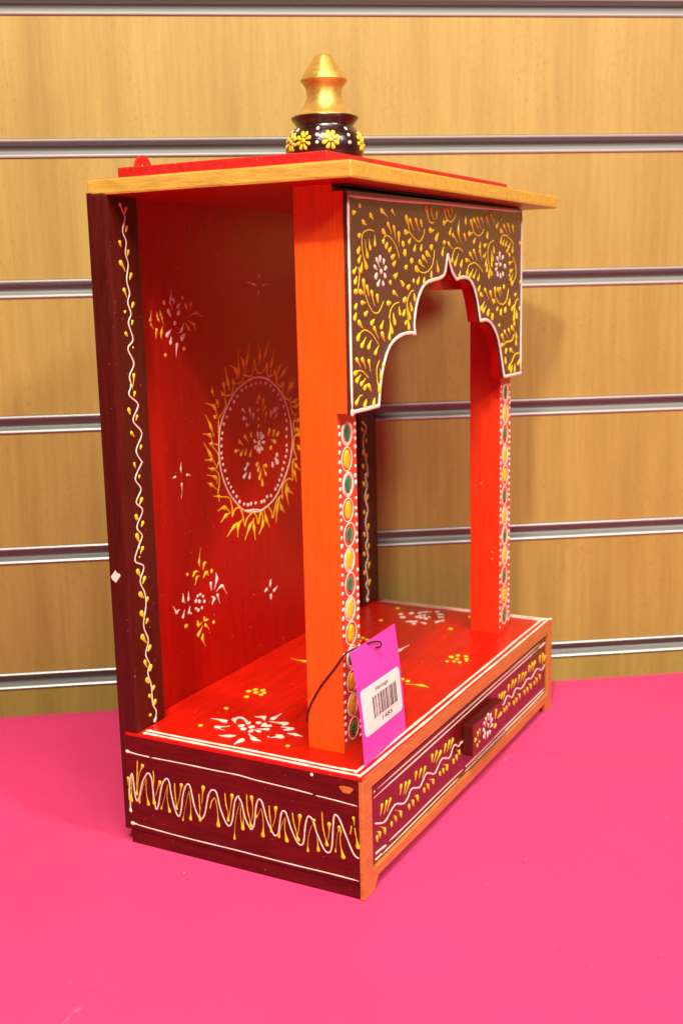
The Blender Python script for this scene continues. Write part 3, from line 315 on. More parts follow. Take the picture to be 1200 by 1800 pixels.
 "vine_l_y": [["d",114,1634,35421,1478,35157],["d",115,1613,34449,1498,34202],["d",114,976,33672,1073,33430],["d",116,1639,33207,1539,32976],["d",135,951,32629,1295,32152],["d",117,1767,32007,1622,31726],["d",126,1097,31228,1314,30782],["d",118,1803,30475,1676,30261],["d",86,1658,29554,1572,29355],["d",95,1037,28951,1156,28769],["d",119,1517,26700,1299,25950],["d",108,1501,25760,1441,25551],["d",129,916,24893,1027,24615],["d",98,1591,24475,1460,24248],["d",119,1032,23634,1269,23371],["d",88,1788,22798,1716,22624],["d",87,1109,21916,1124,21783],["o",84,1067,30081],["o",65,1579,28169],["d",98,1124,21931,1197,21667],["d",77,1502,21190,1449,21067],["d",144,1581,19878,1303,19591],["d",132,1028,19022,1091,18788],["d",112,1578,18561,1404,18354],["d",166,1003,17944,1218,17515],["d",123,1427,17157,1201,16837],["d",156,886,15955,1078,15567],["d",124,1450,15434,1197,15131],["d",157,997,14618,1286,14335],["d",125,1592,14212,1430,13997],["d",158,1005,13523,1284,13099],["d",114,1492,12997,1331,12792],["d",159,964,12158,1314,11697],["d",127,1579,11396,1400,11160],["d",137,1057,10669,1228,10280],["d",139,1558,10234,1421,9986],["d",150,1155,9574,1322,9313],["d",117,1718,8957,1541,8779],["d",127,1290,8579,1473,8318],["d",141,1763,8087,1613,7890],["o",105,1264,7431],["o",56,1106,16714]],
 "vine_r_w": [["l",76,28221,21197,29148,20537,28553,19603,29254,17369,28788,16929,29099,16160,28730,15296,29148,14290,28728,13330,29069,12115,28706,11563,29053,10542,28637,9899,28931,8775,28616,8428,29002,7802,28628,7260],["o",172,28854,7148]],
 "vine_r_y": [["d",148,28371,20580,28803,20297],["d",151,29112,19632,28946,19400],["d",150,28524,18849,28645,18529],["d",151,29182,18504,29037,18219],["d",150,28484,17791,28652,17511],["d",152,29240,16961,29098,16778],["d",151,28545,16405,28692,16125],["d",153,29139,15328,28993,15044],["d",152,28534,14196,28616,13974],["d",154,29217,13027,29068,12690],["d",153,28470,12498,28595,12212],["d",155,29205,11457,29054,11121],["d",153,28408,10947,28537,10762],["d",156,29260,9968,29060,9591],["d",153,28163,9484,28335,9286],["d",156,29270,8587,28976,8234]],
 "floor_y": [["o",163,8481,12155],["o",164,8896,11928],["o",162,8481,11632],["o",164,8980,11441],["o",151,8655,11130],["o",161,8286,11140],["o",139,7615,11755],["o",154,5450,11797],["o",136,2552,11634],["o",135,2055,5584],["d",146,14955,11866,15121,13079],["o",200,28960,11647],["o",168,25504,11405],["o",181,25578,5848],["o",191,28980,5693],["o",197,19708,3362],["o",162,20173,3081],["o",161,20233,2537],["o",159,19697,2270],["o",142,19451,2842],["o",123,18764,3266],["o",123,18940,2851],["o",157,18914,2441],["o",105,19379,2143],["o",149,14400,4479],["o",148,14201,4016],["d",145,13839,2963,13664,3930],["d",145,13858,2919,13628,2281],["o",159,21108,10673],["o",157,20418,10570],["o",158,20852,10229]],
 "floor_w": [["d",177,3702,10771,3701,11730],["d",98,3688,10726,3460,10455],["d",158,4151,10395,3694,9965],["d",136,3949,9322,4213,9364],["d",158,5176,9009,5044,9593],["d",138,5107,9002,4691,8663],["d",197,5202,8420,6133,8378],["d",213,4847,7362,4733,8426],["d",116,4645,7345,4762,7244],["d",171,4289,6629,4285,7369],["d",133,4185,6703,3939,7008],["d",131,3658,6062,3618,6538],["d",131,3631,6013,3544,5488],["d",149,3130,6648,3151,7026],["d",166,2987,6529,2672,7050],["d",203,2154,7815,2626,8469],["d",138,2052,7684,2038,7271],["d",184,1692,8324,922,8361],["d",149,1901,9271,1754,9857],["d",130,1901,9271,2124,8947],["d",144,2738,10676,3188,10025],["d",125,2719,10642,2496,9944],["d",145,4261,8412,3880,8438],["d",144,4151,8017,3899,8361],["d",142,3644,7844,3484,8465],["d",141,3184,8088,3336,8557],["d",132,3062,8555,2842,8586],["o",192,3579,8847],["o",146,4291,8831],["o",173,3486,9477],["o",171,3137,9115],["l",89,4206,10395,4489,10296,4508,10027,4253,9654,3907,9261],["o",65,2739,7223],["o",173,27549,10732],["o",213,26876,10256],["o",239,28115,10103],["o",217,28467,9566],["o",174,29234,8452],["o",188,26229,8938],["o",186,25659,8805],["o",149,27348,9317],["o",150,27727,9236],["o",150,28004,8983],["o",149,27275,8972],["o",149,27455,8741],["o",149,27694,8473],["o",148,27172,8492],["o",167,27286,7189],["d",174,28764,9381,29118,8842],["d",172,28653,8041,28793,7703],["d",170,27989,7758,28149,7370],["d",166,26757,7452,27264,7241],["d",188,26122,9199,25950,9616],["d",166,26071,8106,26260,8557],["d",203,19558,7139,20994,6991]]}
# ------------------------------------------------------------------ the setting: slatwall and cloth
TH = 0.96826; NW = Vector((math.sin(TH), math.cos(TH), 0))
wall = empty("slatwall", NW * 0.34969, -TH)
tag(wall, "beech-effect slatwall with grey metal groove rails behind the shrine", "slatwall")
RZ = [.01293 + .1 * k + d for k, d in enumerate((-.0013, -.0002, .0009, .0012, .0010, -.0016))] + [.6113]
RH = .0066
def rail_mesh():
    # extruded aluminium insert: two rounded lips and a coved channel, its shade put into a darker grey
    prof = [(.0, RH), (-.0012, RH - .0003), (-.0016, RH - .0009), (-.0013, RH - .0016), (-.0004, RH - .0020), (.0030, RH - .0021),
            (.0048, RH - .0023), (.0062, RH - .0038), (.0066, -RH + .0056), (.0056, -RH + .0040), (.0034, -RH + .0029), (.0000, -RH + .0026),
            (-.0012, -RH + .0021), (-.0017, -RH + .0013), (-.0013, -RH + .0004), (.0, -RH), (.0110, -RH), (.0110, RH)]
    bm = bmesh.new(); rows = []
    for x in (-1.1, -.55, 0, .55, 1.1): rows.append([bm.verts.new((x, y, z)) for y, z in prof])
    n = len(prof)
    for a, b in zip(rows, rows[1:]):
        for i in range(n): bm.faces.new((a[i], b[i], b[(i + 1) % n], a[(i + 1) % n]))
    bm.faces.new(rows[0]); bm.faces.new(rows[-1][::-1])
    bmesh.ops.recalc_face_normals(bm, faces=bm.faces)
    for f in bm.faces:
        if f.calc_center_median().y > .0012: f.material_index = 1
    me = bpy.data.meshes.new("groove_rail"); bm.to_mesh(me); bm.free(); me.materials.append(ALU); me.materials.append(CHAN); return me
rm = rail_mesh()
for z in RZ:
    o = bpy.data.objects.new("groove_rail", rm); COL.objects.link(o); o.parent = wall; o.location = (0, 0, z)
edges = [-.40] + RZ + [.80]
for i in range(len(edges) - 1):
    z0 = edges[i] + (RH + .0002 if i else 0); z1 = edges[i + 1] - (RH + .0002 if i < len(RZ) else 0)
    box("slat_panel", -1.1, 1.1, 0, .014, z0, z1, WOOD, wall, .0004)

ETH = 0.95607; NE = Vector((math.sin(ETH), math.cos(ETH), 0)); TE = Vector((math.cos(ETH), -math.sin(ETH), 0))
def cloth():
    bm = bmesh.new(); NX, rows = 150, []
    ds = [-1.0 + 1.296 * i / 170 for i in range(171)]
    prof = [(d, 0.0) for d in ds]
    r = .010
    for k in range(1, 8):
        a = math.pi / 2 * k / 7; prof.append((.3040 + r * math.sin(a), -r + r * math.cos(a)))
    for k in range(1, 10): prof.append((.3140, -r - .012 * k))
    for d, z in prof:
        row = []
        for i in range(NX + 1):
            t = -.75 + 1.5 * i / NX; p = NE * d + TE * t
            # distance outside the shrine's footprint keeps the cloth flat beneath it
            dx = max(-p.x, p.x - .309, 0); dy = max(-p.y, p.y - .155, 0); q = min(1, math.hypot(dx, dy) / .07); q = q * q * (3 - 2 * q)
            s1 = math.sin(p.x * 17 + 2.5 * math.sin(p.y * 7 + 1) + .8); s2 = math.sin(p.y * 23 - p.x * 9 + 1.5 * math.sin(p.x * 11))
            s3 = math.sin((p.x * .7 + p.y) * 38 + 2 * math.sin(p.x * 16 + 2))
            h = -.0026 * (1 - s1 * s2) - .0012 * (1 - s3 * math.sin(p.x * 8 + p.y * 5))
            # two soft pressed folds at the left of the shrine
            for (ax, ay, bx_, by_, amp, wd) in ((.16, .33, .00, .21, .0048, .012), (-.10, .33, -.20, .05, .0050, .015), (.02, .36, -.10, .24, .0040, .010), (.36, -.05, .22, -.22, .0034, .014), (.40, -.20, .10, -.20, .0026, .012)):
                A = Vector((ax, ay)); B = Vector((bx_, by_)); P = Vector((p.x, p.y)); tt = max(0, min(1, (P - A).dot(B - A) / (B - A).length_squared))
                dd = (P - (A + (B - A) * tt)).length; h += amp * (math.exp(-(dd / wd) ** 2) - .8 * math.exp(-(dd / (wd * 2.4)) ** 2))
            q *= max(0, min(1, (.285 - d) / .06)); row.append(bm.verts.new((p.x, p.y, z + min(h, .0022) * q - .0002)))
        rows.append(row)
    for a, b in zip(rows, rows[1:]):
        for i in range(NX): bm.faces.new((a[i], a[i + 1], b[i + 1], b[i]))
    bmesh.ops.recalc_face_normals(bm, faces=bm.faces)
    o = from_bm("tablecloth", bm, CLOTH, None, True)
    if o.data.polygons[0].normal.z < 0: o.data.flip_normals()
    s = o.modifiers.new("thickness", 'SOLIDIFY'); s.thickness = .0008; s.offset = -1
    return o
c = cloth(); tag(c, "plain bright pink cotton cloth covering the display table", "tablecloth")

# ------------------------------------------------------------------ the shrine
W, D, HB, HT = .309, .1505, .0676, .3602
sh = empty("home_shrine")
tag(sh, "small painted wooden home temple, red inside, orange pillars, brown scalloped arch, gold finial", "shrine")
M_SIDE = plane_map((0, 0, 0), (0, 1, 0), (0, 0, 1), (-1, 0, 0))
M_TOP = plane_map((0, 0, HB), (1, 0, 0), (0, 1, 0), (0, 0, 1))
def M_Y(y): return plane_map((0, y, 0), (1, 0, 0), (0, 0, 1), (0, -1, 0))
# base box
sp = box("side_panel", 0, .008, .0027, D, .0086, .0652, MAROON, sh, .0004)
Relief(M_SIDE, (.0032, .1495, .0095, .0645)).run('side_w').build("white_scroll", WHT, sp)
Relief(M_SIDE, (.0035, .1500, .0095, .0645)).run('side_y').build("yellow_scroll", YEL, sp)
# chipped patch where bare wood shows through the maroon
bm = bmesh.new(); cpts = [(.0094 + .0036 * math.cos(a) * (1 + .25 * math.sin(3 * a)), .0598 + .0024 * math.sin(a) * (1 + .2 * math.cos(2 * a))) for a in [i * math.pi / 9 for i in range(18)]]
bm.faces.new([bm.verts.new((-.00012, y, z)) for y, z in cpts]); from_bm("paint_chip", bm, COPPER, sp)
box("side_panel", W - .008, W, .0027, D, .0086, .0652, MAROON, sh, .0004)
box("plinth_strip", .0007, .0075, .0027, D - .0003, 0, .0084, MAROON, sh, .0005)
box("plinth_strip", W - .0075, W - .0007, .0027, D - .0003, 0, .0084, MAROON, sh, .0005)
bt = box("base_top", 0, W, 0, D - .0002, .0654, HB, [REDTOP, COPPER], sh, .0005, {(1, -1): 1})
for i, e in enumerate((.0026, .0066)):
    r = Relief(M_TOP); j = lambda k=.0003: random.uniform(-k, k)
    r.line([(e + j(), .1385 + .002 * i), (e + j(), .11), (e + j(), .08), (e + j(), .05), (e + j(), .02), (e + .0004, e + .002), (e + .003, e), (.05, e + j()), (.10, e + j()), (.15, e + j()), (.2, e + j()), (.25, e + j()), (W - e - .002, e),
            (W - e, e + .002), (W - e + j(), .05), (W - e + j(), .10), (W - e + j(), .138)], .00085, 8, .25)
    r.dot((e, .138), .0016); r.build("white_border", WHT, bt)
for a, b in ((0, 33), (33, 55)): Relief(M_TOP, (.010, .295, .012, .135)).run('floor_w', (a, b)).build("white_flower", WHT, bt)
Relief(M_TOP, (.010, .299, .012, .139)).run('floor_y').build("yellow_dots", YEL, bt)
# front frame, gold, with bracket feet
bm = bmesh.new()
def slab(pts, y0=0.0, y1=.0026):
    a = [bm.verts.new((x, y0, z)) for x, z in pts]; b = [bm.verts.new((x, y1, z)) for x, z in pts]; n = len(pts)
    bm.faces.new(a); bm.faces.new(b[::-1])
    for i in range(n): bm.faces.new((a[(i + 1) % n], a[i], b[i], b[(i + 1) % n]))
zt = .0653; zb = .0126
slab([(0, 0), (.0118, 0), (.0138, .0035), (.0168, .0070), (.0104, zb), (.0104, .0588), (0, zt)])
slab([(W, 0), (W, zt), (.3000, .0588), (.3000, zb), (.2915, .0066), (.2940, .0058), (.2948, 0)])
slab([(.0104, .0588), (.3000, .0588), (W, zt), (0, zt)])
slab([(.0168, .0070), (.08, .0060), (.15, .0056), (.23, .0058), (.2915, .0066), (.3000, zb), (.0104, zb)])
bmesh.ops.remove_doubles(bm, verts=bm.verts, dist=1e-6)
seen = {}
for f in list(bm.faces):
    k = tuple(sorted(v.index for v in f.verts))
bm.verts.index_update()
kill = []
for f in bm.faces:
    k = tuple(sorted(v.index for v in f.verts))
    if k in seen: kill += [f, seen[k]]
    seen[k] = f
bmesh.ops.delete(bm, geom=list(set(kill)), context='FACES_ONLY')
bmesh.ops.recalc_face_normals(bm, faces=bm.faces)
bmesh.ops.bevel(bm, geom=[e for e in bm.edges if len(e.link_faces) == 2 and e.calc_face_angle() > .5], offset=.0004, segments=2, affect='EDGES', profile=.6)
from_bm("front_frame", bm, COPPER, sh)
box("drawer_gap_shade", .0085, W - .0085, .012, .014, .010, .0645, BLACK, sh, 0)  # black sheet painted as the darkness behind the drawer
dr = box("drawer", .0119, .2992, .0018, .0105, .0132, .0566, [DRAWER, BLACK], sh, .0005, {(2, 1): 1, (2, -1): 1, (0, 1): 1, (0, -1): 1})  # edges coloured black to paint the shade in the surrounding gap
MD = M_Y(.0018)
Relief(MD, (.0128, .2984, .0142, .0558)).run('draw_w').build("white_vine", WHT, dr)
Relief(MD, (.0130, .2980, .0150, .0556)).run('draw_y').build("yellow_leaf", YEL, dr)
kn = box("drawer_knob", .1368, .1895, -.0055, .0013, .0272, .0468, [DRAWER, MAROONV], dr, .0007, {(2, 1): 1, (0, -1): 1})
# knob decoration hangs on the drawer as its own motif
MK = M_Y(-.0055)
Relief(MK, (.139, .188, .0285, .0460)).run('knob_w').build("white_flower", WHT, dr)
Relief(MK, (.139, .188, .0285, .0460)).run('knob_y').build("yellow_leaf", YEL, dr)
# back
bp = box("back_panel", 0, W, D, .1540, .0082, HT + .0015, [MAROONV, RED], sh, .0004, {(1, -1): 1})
MB = M_Y(D)
Relief(MB).run('sun_w').build("white_sun_ring", WHT, bp)
Relief(MB).run('sun_y').build("yellow_sun_flames", YEL, bp)
for k in ('m1', 'm2'):
    Relief(MB).run(k + '_w').build("white_flower", WHT, bp); Relief(MB).run(k + '_y').build("yellow_leaf", YEL, bp)
for a, b in ((0, 5), (5, 10), (10, 16)): Relief(MB).run('stars_w', (a, b)).build("white_star", WHT, bp)
for x0, x1, k in ((0, .0270, 'l'), (W - .0280, W, 'r')):
    po = box("back_post", x0 - (.0002 if k == "l" else 0), x1 + (.0002 if k == "r" else 0), .1415, .1536, HB - .0004, HT + .0012, MAROONV, sh, .0018)
    MP = M_Y(.1415); cl = (x0 + .003, x1 - .003, HB + .002, HT - .004)
    Relief(MP, cl).run('vine_%s_w' % k).build("white_vine", WHT, po); Relief(MP, cl).run('vine_%s_y' % k).build("yellow_leaf", YEL, po)
    if k == 'l':
        bm = bmesh.new(); bm.faces.new([bm.verts.new((-.0005, y, z)) for y, z in ((.1497, .1614), (.1488, .1600), (.1468, .1597), (.1463, .1586), (.1496, .1544), (.1518, .1558), (.1530, .1574))])
        bmesh.ops.recalc_face_normals(bm, faces=bm.faces); r = bmesh.ops.extrude_face_region(bm, geom=list(bm.faces)); bmesh.ops.translate(bm, verts=[v for v in r['geom'] if isinstance(v, bmesh.types.BMVert)], vec=(.0002, 0, 0))
        q = from_bm("torn_sticker", bm, PAPER, po); q["label"] = "small torn white paper sticker on the dark post edge"
# pillars with painted gems
GEMS = {0: "gygygygyygyyg", 1: "gygyygygygyg"}
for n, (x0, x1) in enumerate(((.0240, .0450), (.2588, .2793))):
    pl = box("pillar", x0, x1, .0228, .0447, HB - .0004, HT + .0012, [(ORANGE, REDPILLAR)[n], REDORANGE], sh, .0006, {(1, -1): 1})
    MP = M_Y(.0228); cx = (x0 + x1) / 2; top = .2445; seq = GEMS[n]; pit = (top - HB - .004) / len(seq)
    rw = Relief(MP)
    for i, ch in enumerate(seq):
        z = top - pit * (i + .5); ex = cx + random.uniform(-.0006, .0006); ra = .0056 * random.uniform(.95, 1.08); rb = pit * .47; ph = random.uniform(0, 6.28)
        rr = Relief(MP)
        for q in range(2 if random.random() < .35 else 1):
            k = 1 - .16 * q + random.uniform(-.03, .03); dx = random.uniform(-.0003, .0003)
            rr.line([(ex + dx + ra * k * math.cos(ph + a), z + rb * k * math.sin(ph + a)) for a in [t * 2 * math.pi / 14 for t in range(16)]], .00046, 3, .2)
        rr.build('white_ring', WHT, pl); g = Relief(MP); s = .0037 if ch == 'g' else .0044
        g.ridge([Vector((ex, z + s * 1.12 * y)) for y in (-1, -.88, -.6, -.2, .2, .6, .88, 1)], [s * .9 * math.sqrt(max(.003, 1 - y * y)) for y in (-1, -.88, -.6, -.2, .2, .6, .88, 1)], .0006)
        g.build('green_gem' if ch == 'g' else 'yellow_gem', GREEN if ch == 'g' else GEMY, pl)
    for side in (-1, 1):
        z = top - .0025
        while z > HB + .003:
            if random.random() > .05: rw.dot((cx + side * (.0085 + random.uniform(-.0003, .0003)), z), .00115 * random.uniform(.85, 1.2))
            z -= .0046 * random.uniform(.75, 1.2)
    rw.build("white_dots", WHT, pl)
    if n == 1:
        rb_ = Relief(plane_map((x0, 0, 0), (0, 1, 0), (0, 0, 1), (-1, 0, 0)))
        for p in ((.0368, .1745), (.0286, .126), (.0285, .121)): rb_.dot(p, .0011)
        rb_.build("paint_blister", ORANGE, pl)
# arch
ro = [(p[0], p[1]) for p in [(DATA['arch_outline'][0][i] * 1e-5, DATA['arch_outline'][0][i + 1] * 1e-5) for i in range(2, len(DATA['arch_outline'][0]), 2)]]
cus = [0, 1, 7, 13, 15, 17, 22, 26, 27]; ol = []
for a, b in zip(cus, cus[1:]):
    P = [Vector(p) for p in ro[a:b + 1]]
    seg = catmull(P, 5) if len(P) > 2 else [P[0].lerp(P[1], k / 5) for k in range(6)]
    ol += [tuple(p) for p in seg[:-1]]
ol.append(ro[-1])
XL, XR = .0237, .2772
ol[0] = (XL, ol[0][1]); ol[-1] = (XR, ol[-1][1])
full = ol + [(XR, .3590), (XL, .3568)]
ap = prism("arch_panel", full, .0145, .0166, [BROWN, BROWN], sh)
bk = [(x, z + .0003) for x, z in ol] + [(XR - .0006, .3590), (XL + .0003, .3568)]
ab = prism("arch_backing", bk, .0167, .0227, [RED, ORANGE, BROWN], sh)
for p in ab.data.polygons:
    if p.normal.x < -.9 and p.center.x < XL + .002: p.material_index = 1
box("lintel", .0452, .2586, .0229, .0310, .3078, HT - .0003, RED, sh, .0006)
box("arch_gap_shade", XL, XR, .0160, .0226, .3592, HT - .0001, BLACK, sh, .0002)  # black filler painting the shaded gap between arch and roof
MA = M_Y(.0145)
rb = Relief(MA)
def inset(P, d):
    out = []
    for i, p in enumerate(P):
        p = Vector(p); a = Vector(P[i - 1]) if i else p; b = Vector(P[i + 1]) if i < len(P) - 1 else p
        t1 = (p - a).normalized() if i else (b - p).normalized(); t2 = (b - p).normalized() if i < len(P) - 1 else t1
        t = (t1 + t2); t = t.normalized() if t.length > 1e-4 else t1
        n = Vector((-t.y, t.x)); k = 1 / max(.45, n.dot(Vector((-t1.y, t1.x))))
        out.append(p + n * d * k)
    return out
inn = inset(ol, .0009)
segs = [inn[i:j + 1] for i, j in zip([0, 5], [5, len(inn) - 1])]
prev = 0
for a, b in zip(cus, cus[1:]):
    n = 5 * (b - a); seg = inn[prev:prev + n + 1]; prev += n
    rb.line(seg, .00105, 1, .12, False)
L0 = inn[0]; R0 = inn[-1]
rb.line([(XL + .0011, L0.y), (XL + .0009, .28), (XL + .0011, .31), (XL + .001, .335), (XL + .0012, .3545)], .00105, 6, .15)
rb.line([(XL + .0012, .3545), (.08, .3550), (.14, .3562), (.20, .3568), (XR - .001, .3577)], .0009, 6, .2)
rb.line([(XR - .001, .3577), (XR - .0012, .33), (XR - .0009, .30), (XR - .0011, R0.y)], .00105, 6, .15)
rb.dot((XL + .0012, .2497), .0019); rb.dot((.0545, .2502), .0012)
rb.build("white_border", WHT, ap)
CA = (XL + .003, XR - .0015, .2505, .3545)
Relief(MA, CA).run('arch_y').build("yellow_foliage", YEL, ap); [Relief(MA, CA).run('arch_w', k).build("white_flower", WHT, ap) for k in ((0, 10), (10, 20))]
# roof
rf = box("roof_board", .0004, .3082, -.0002, .1540, HT, .3684, [GOLD, RED, REDROOF], sh, .0012, {(2, -1): 1, (2, 1): 2}, .00018)
ru = box("upper_roof_board", .0215, .2730, .0235, .1495, .3686, .3757, REDROOF, sh, .0006, None, .00015)
bm = bmesh.new(); o_, i_, nn = .0072, .0027, 14
for s in range(2):
    y = .1500 + .0014 * s
ring = [[bm.verts.new((.045 + r * math.cos(math.pi * k / nn), y,   .3768 + r * .98 * math.sin(math.pi * k / nn))) for k in range(nn + 1)] for r in (o_, i_) for y in (.1500, .1514)]
for a, b in ((0, 1), (2, 3), (0, 2), (1, 3)):
    for k in range(nn): bm.faces.new((ring[a][k], ring[a][k + 1], ring[b][k + 1], ring[b][k]))
bx(bm, .0395, .0505, .1500, .1514, .3700, .37675)
bmesh.ops.recalc_face_normals(bm, faces=bm.faces); from_bm("hanging_loop", bm, REDROOF, sh)
# finial
FX, FY, FZ = .1425, .0900, .3757
def lathe(name, prof, mat, parent, n=40, wob=0):
    bm = bmesh.new(); rows = []
    for r, z in prof: rows.append([bm.verts.new((FX + r * math.cos(2 * math.pi * k / n), FY + r * math.sin(2 * math.pi * k / n), FZ + z * .958)) for k in range(n)])
    for a, b in zip(rows, rows[1:]):
        for k in range(n): bm.faces.new((a[k], a[(k + 1) % n], b[(k + 1) % n], b[k]))
    bm.faces.new(rows[0][::-1]); bm.faces.new(rows[-1]); bmesh.ops.recalc_face_normals(bm, faces=bm.faces)
    return from_bm(name, bm, mat, parent, True)
POTP = [(.0150, 0), (.0170, .0030), (.0200, .0070), (.0222, .0115), (.0231, .0160), (.0229, .0200), (.0215, .0240), (.0190, .0272), (.0168, .0294), (.0172, .0306), (.0188, .0325), (.0199, .0341), (.0200, .0348), (.0190, .0352)]
pot = lathe("finial_pot", POTP, POT, sh)
def capprof(P):
    q = catmull([Vector(p) for p in P], 5); return [(v.x, v.y) for v in q]
cap = lathe("finial_cap", [(.0188, .03525), (.0182, .0360)] + capprof([(.0170, .0368), (.0148, .0385), (.0122, .0420), (.0107, .0455), (.0103, .0485), (.0106, .0515)]) + [(.0108, .0522), (.0118, .0538), (.0132, .0557), (.01372, .0564), (.01376, .0568), (.0133, .0577), (.0118, .0604), (.0100, .0632), (.0084, .0655), (.0066, .0683), (.0052, .0704), (.0045, .0714), (.0034, .0719), (.0020, .0721)], FGOLD, pot)
def potr(z):
    for (r0, z0), (r1, z1) in zip(POTP, POTP[1:]):
        if z0 <= z <= z1: return r0 + (r1 - r0) * (z - z0) / (z1 - z0)
    return .02
AZ0 = math.atan2(-.2504 - FY, -.48474 - FX)   # bearing that faces the shop floor
def MPOT(u, v, h):
    a = AZ0 + u / .023; r = potr(v) + h; return Vector((FX + r * math.cos(a), FY + r * math.sin(a), FZ + v * .958))
fw = Relief(MPOT)
for adeg in (-34, 8, 68, 115, 165, 215, 265, 300):
    u = math.radians(adeg) * .023; fy = Relief(MPOT)
    fy.dot((u, .0195), .00135)
    for k in range(8):
        a = k * math.pi / 4 + .35; fy.drop((u + .0042 * math.cos(a), .0195 + .0048 * math.sin(a)), (u + .0017 * math.cos(a), .0195 + .0019 * math.sin(a)), .00125)
    fy.build("yellow_flower", YEL, pot)
for adeg in (-54, -12, 38, 92, 140, 190, 240, 282):
    u = math.radians(adeg) * .023
    for z in (.0180, .0225, .0265): fw.dot((u, z), .0011)
fw.build("white_dots", WHT, pot)

# ------------------------------------------------------------------ price tag hung round the near pillar
pt = empty("price_tag", (.0117, .0043, HB))
tag(pt, "bright magenta card price tag with white barcode label tied to the near pillar", "price tag")
BL, BR, TL, TR = Vector((.0117, .0043, HB + .0006)), Vector((.0681, .0074, HB + .0006)), Vector((.0120, .0115, .1289)), Vector((.0655, .0122, .1294))
OFF = Vector((.0117, .0043, HB))
def tagpt(u, v, h=0.0):                       # v runs down the card
    p = (TL * (1 - u) + TR * u) * (1 - v) + (BL * (1 - u) + BR * u) * v
    n = (BR - TL).cross(TR - BL).normalized()
    if n.y > 0: n = -n
    return p + n * (h + .0012 * math.sin(math.pi * v) * (1 - .4 * u)) - OFF
bm = bmesh.new(); NU, NV = 4, 14
for hh in (0, -.0005):
    g = [[bm.verts.new(tagpt(i / NU, j / NV, hh)) for i in range(NU + 1)] for j in range(NV + 1)]
    for j in range(NV):
        for i in range(NU): bm.faces.new((g[j][i], g[j + 1][i], g[j + 1][i + 1], g[j][i + 1]))
    if hh == 0: g0 = g
for i in range(NU): bm.faces.new((g0[0][i], g0[0][i + 1], g[0][i + 1], g[0][i])); bm.faces.new((g0[NV][i], g[NV][i], g[NV][i + 1], g0[NV][i + 1]))
for j in range(NV): bm.faces.new((g0[j][0], g[j][0], g[j + 1][0], g0[j + 1][0])); bm.faces.new((g0[j][NU], g0[j + 1][NU], g[j + 1][NU], g[j][NU]))
bmesh.ops.recalc_face_normals(bm, faces=bm.faces); from_bm("card", bm, PINKCARD, pt)
bm = bmesh.new(); cu, cv, ru_, rv_, cr = .5, .572, .455, .205, .05
lp = []
for sx, sy, a0 in ((1, 1, 0), (-1, 1, 90), (-1, -1, 180), (1, -1, 270)):
    for k in range(5):
        a = math.radians(a0 + 22.5 * k); lp.append((cu + sx * (ru_ - cr) + cr * math.cos(a), cv + sy * (rv_ - cr) + cr * math.sin(a)))
def sk(u, v): return u, v + .03 * (u - .5)
top = [bm.verts.new(tagpt(*sk(u, v), .00022)) for u, v in lp]; bot = [bm.verts.new(tagpt(*sk(u, v), .00002)) for u, v in lp]
ctr = bm.verts.new(tagpt(cu, cv, .00024))
for i in range(len(lp)):
    k = (i + 1) % len(lp); bm.faces.new((top[i], top[k], ctr)); bm.faces.new((top[k], top[i], bot[i], bot[k]))
bmesh.ops.recalc_face_normals(bm, faces=bm.faces); lab = from_bm("barcode_label", bm, LABEL, pt)
bm = bmesh.new(); u = .275
pat = "2 1 1 2 1 1 1 3 2 1 1 2 3 1 1 1 1 1 2 2 3 1 1 1 1 2 1 1 2 1 3 2 2 1 1 1 2".split()
tot = sum(map(int, pat)); un = .565 / tot
for i, q in enumerate(pat):
    wq = int(q) * un
    if i % 2 == 0:
        bm.faces.new([bm.verts.new(tagpt(*sk(a, b), .00036)) for a, b in ((u, .475), (u, .665), (u + wq * .92, .665), (u + wq * .92, .475))])
    u += wq
from_bm("barcode", bm, INK, lab)
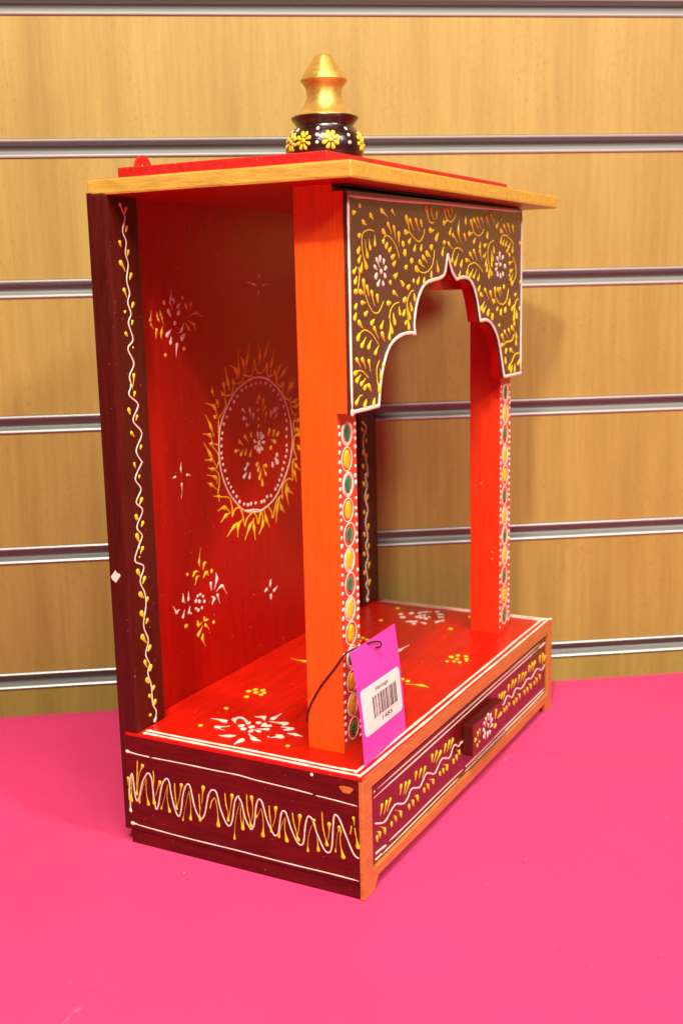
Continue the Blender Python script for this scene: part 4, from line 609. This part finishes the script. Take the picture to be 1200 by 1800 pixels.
def text(body, u0, u1, v0, v1, name):
    cv_ = bpy.data.curves.new("t", 'FONT'); cv_.body = body; to = bpy.data.objects.new("t", cv_); COL.objects.link(to)
    dg = bpy.context.evaluated_depsgraph_get(); me = bpy.data.meshes.new_from_object(to.evaluated_get(dg)); bpy.data.objects.remove(to); bpy.data.curves.remove(cv_)
    xs = [v.co.x for v in me.vertices]; ys = [v.co.y for v in me.vertices]; ax, bx2, ay, by = min(xs), max(xs), min(ys), max(ys)
    for v in me.vertices:
        a = u0 + (u1 - u0) * (v.co.x - ax) / (bx2 - ax); b = v1 + (v0 - v1) * (v.co.y - ay) / (by - ay); v.co = tagpt(*sk(a, b), .00036)
    me.name = name; return link(name, me, INK, lab)
text("Heritage", .37, .66, .405, .455, "brand_text"); text("1485", .46, .70, .688, .728, "number_text")
SP = [(.0367, .0095, .1247), (.0400, .0088, .1240), (.0425, .0092, .1252), (.0405, .0098, .1268), (.0330, .0105, .1285), (.0265, .0150, .1270), (.0236, .0210, .1232), (.0232, .0271, .1150), (.0232, .0361, .1033), (.0232, .0424, .0922), (.0236, .0450, .0840), (.0270, .0456, .0810), (.0400, .0458, .0850), (.0456, .0440, .0900), (.0457, .0330, .1040), (.0456, .0235, .1180), (.0430, .0190, .1240), (.0385, .0128, .1252)]
tube("elastic_cord", [Vector(p) - OFF for p in SP], .00048, CORD, pt)

# ------------------------------------------------------------------ bits lying on the cloth
def crumb(name, loc, r, mat, label, cat):
    bm = bmesh.new(); bmesh.ops.create_icosphere(bm, subdivisions=2, radius=r)
    for v in bm.verts: v.co = Vector((v.co.x * random.uniform(.8, 1.3), v.co.y * random.uniform(.6, .9), v.co.z * random.uniform(.4, .6)))
    zm = min(v.co.z for v in bm.verts)
    for v in bm.verts: v.co.z -= zm
    o = from_bm(name, bm, mat, None, True); o.location = loc; tag(o, label, cat)
crumb("crumb", (-.0166, .1014, -.0004), .0009, CRUMB, "tiny tan crumb on the pink cloth beside the dark base panel", "crumb")
crumb("lint_speck", (.3765, -.0766, -.003), .0010, LINT, "tiny dark speck on the pink cloth at the far right", "lint")
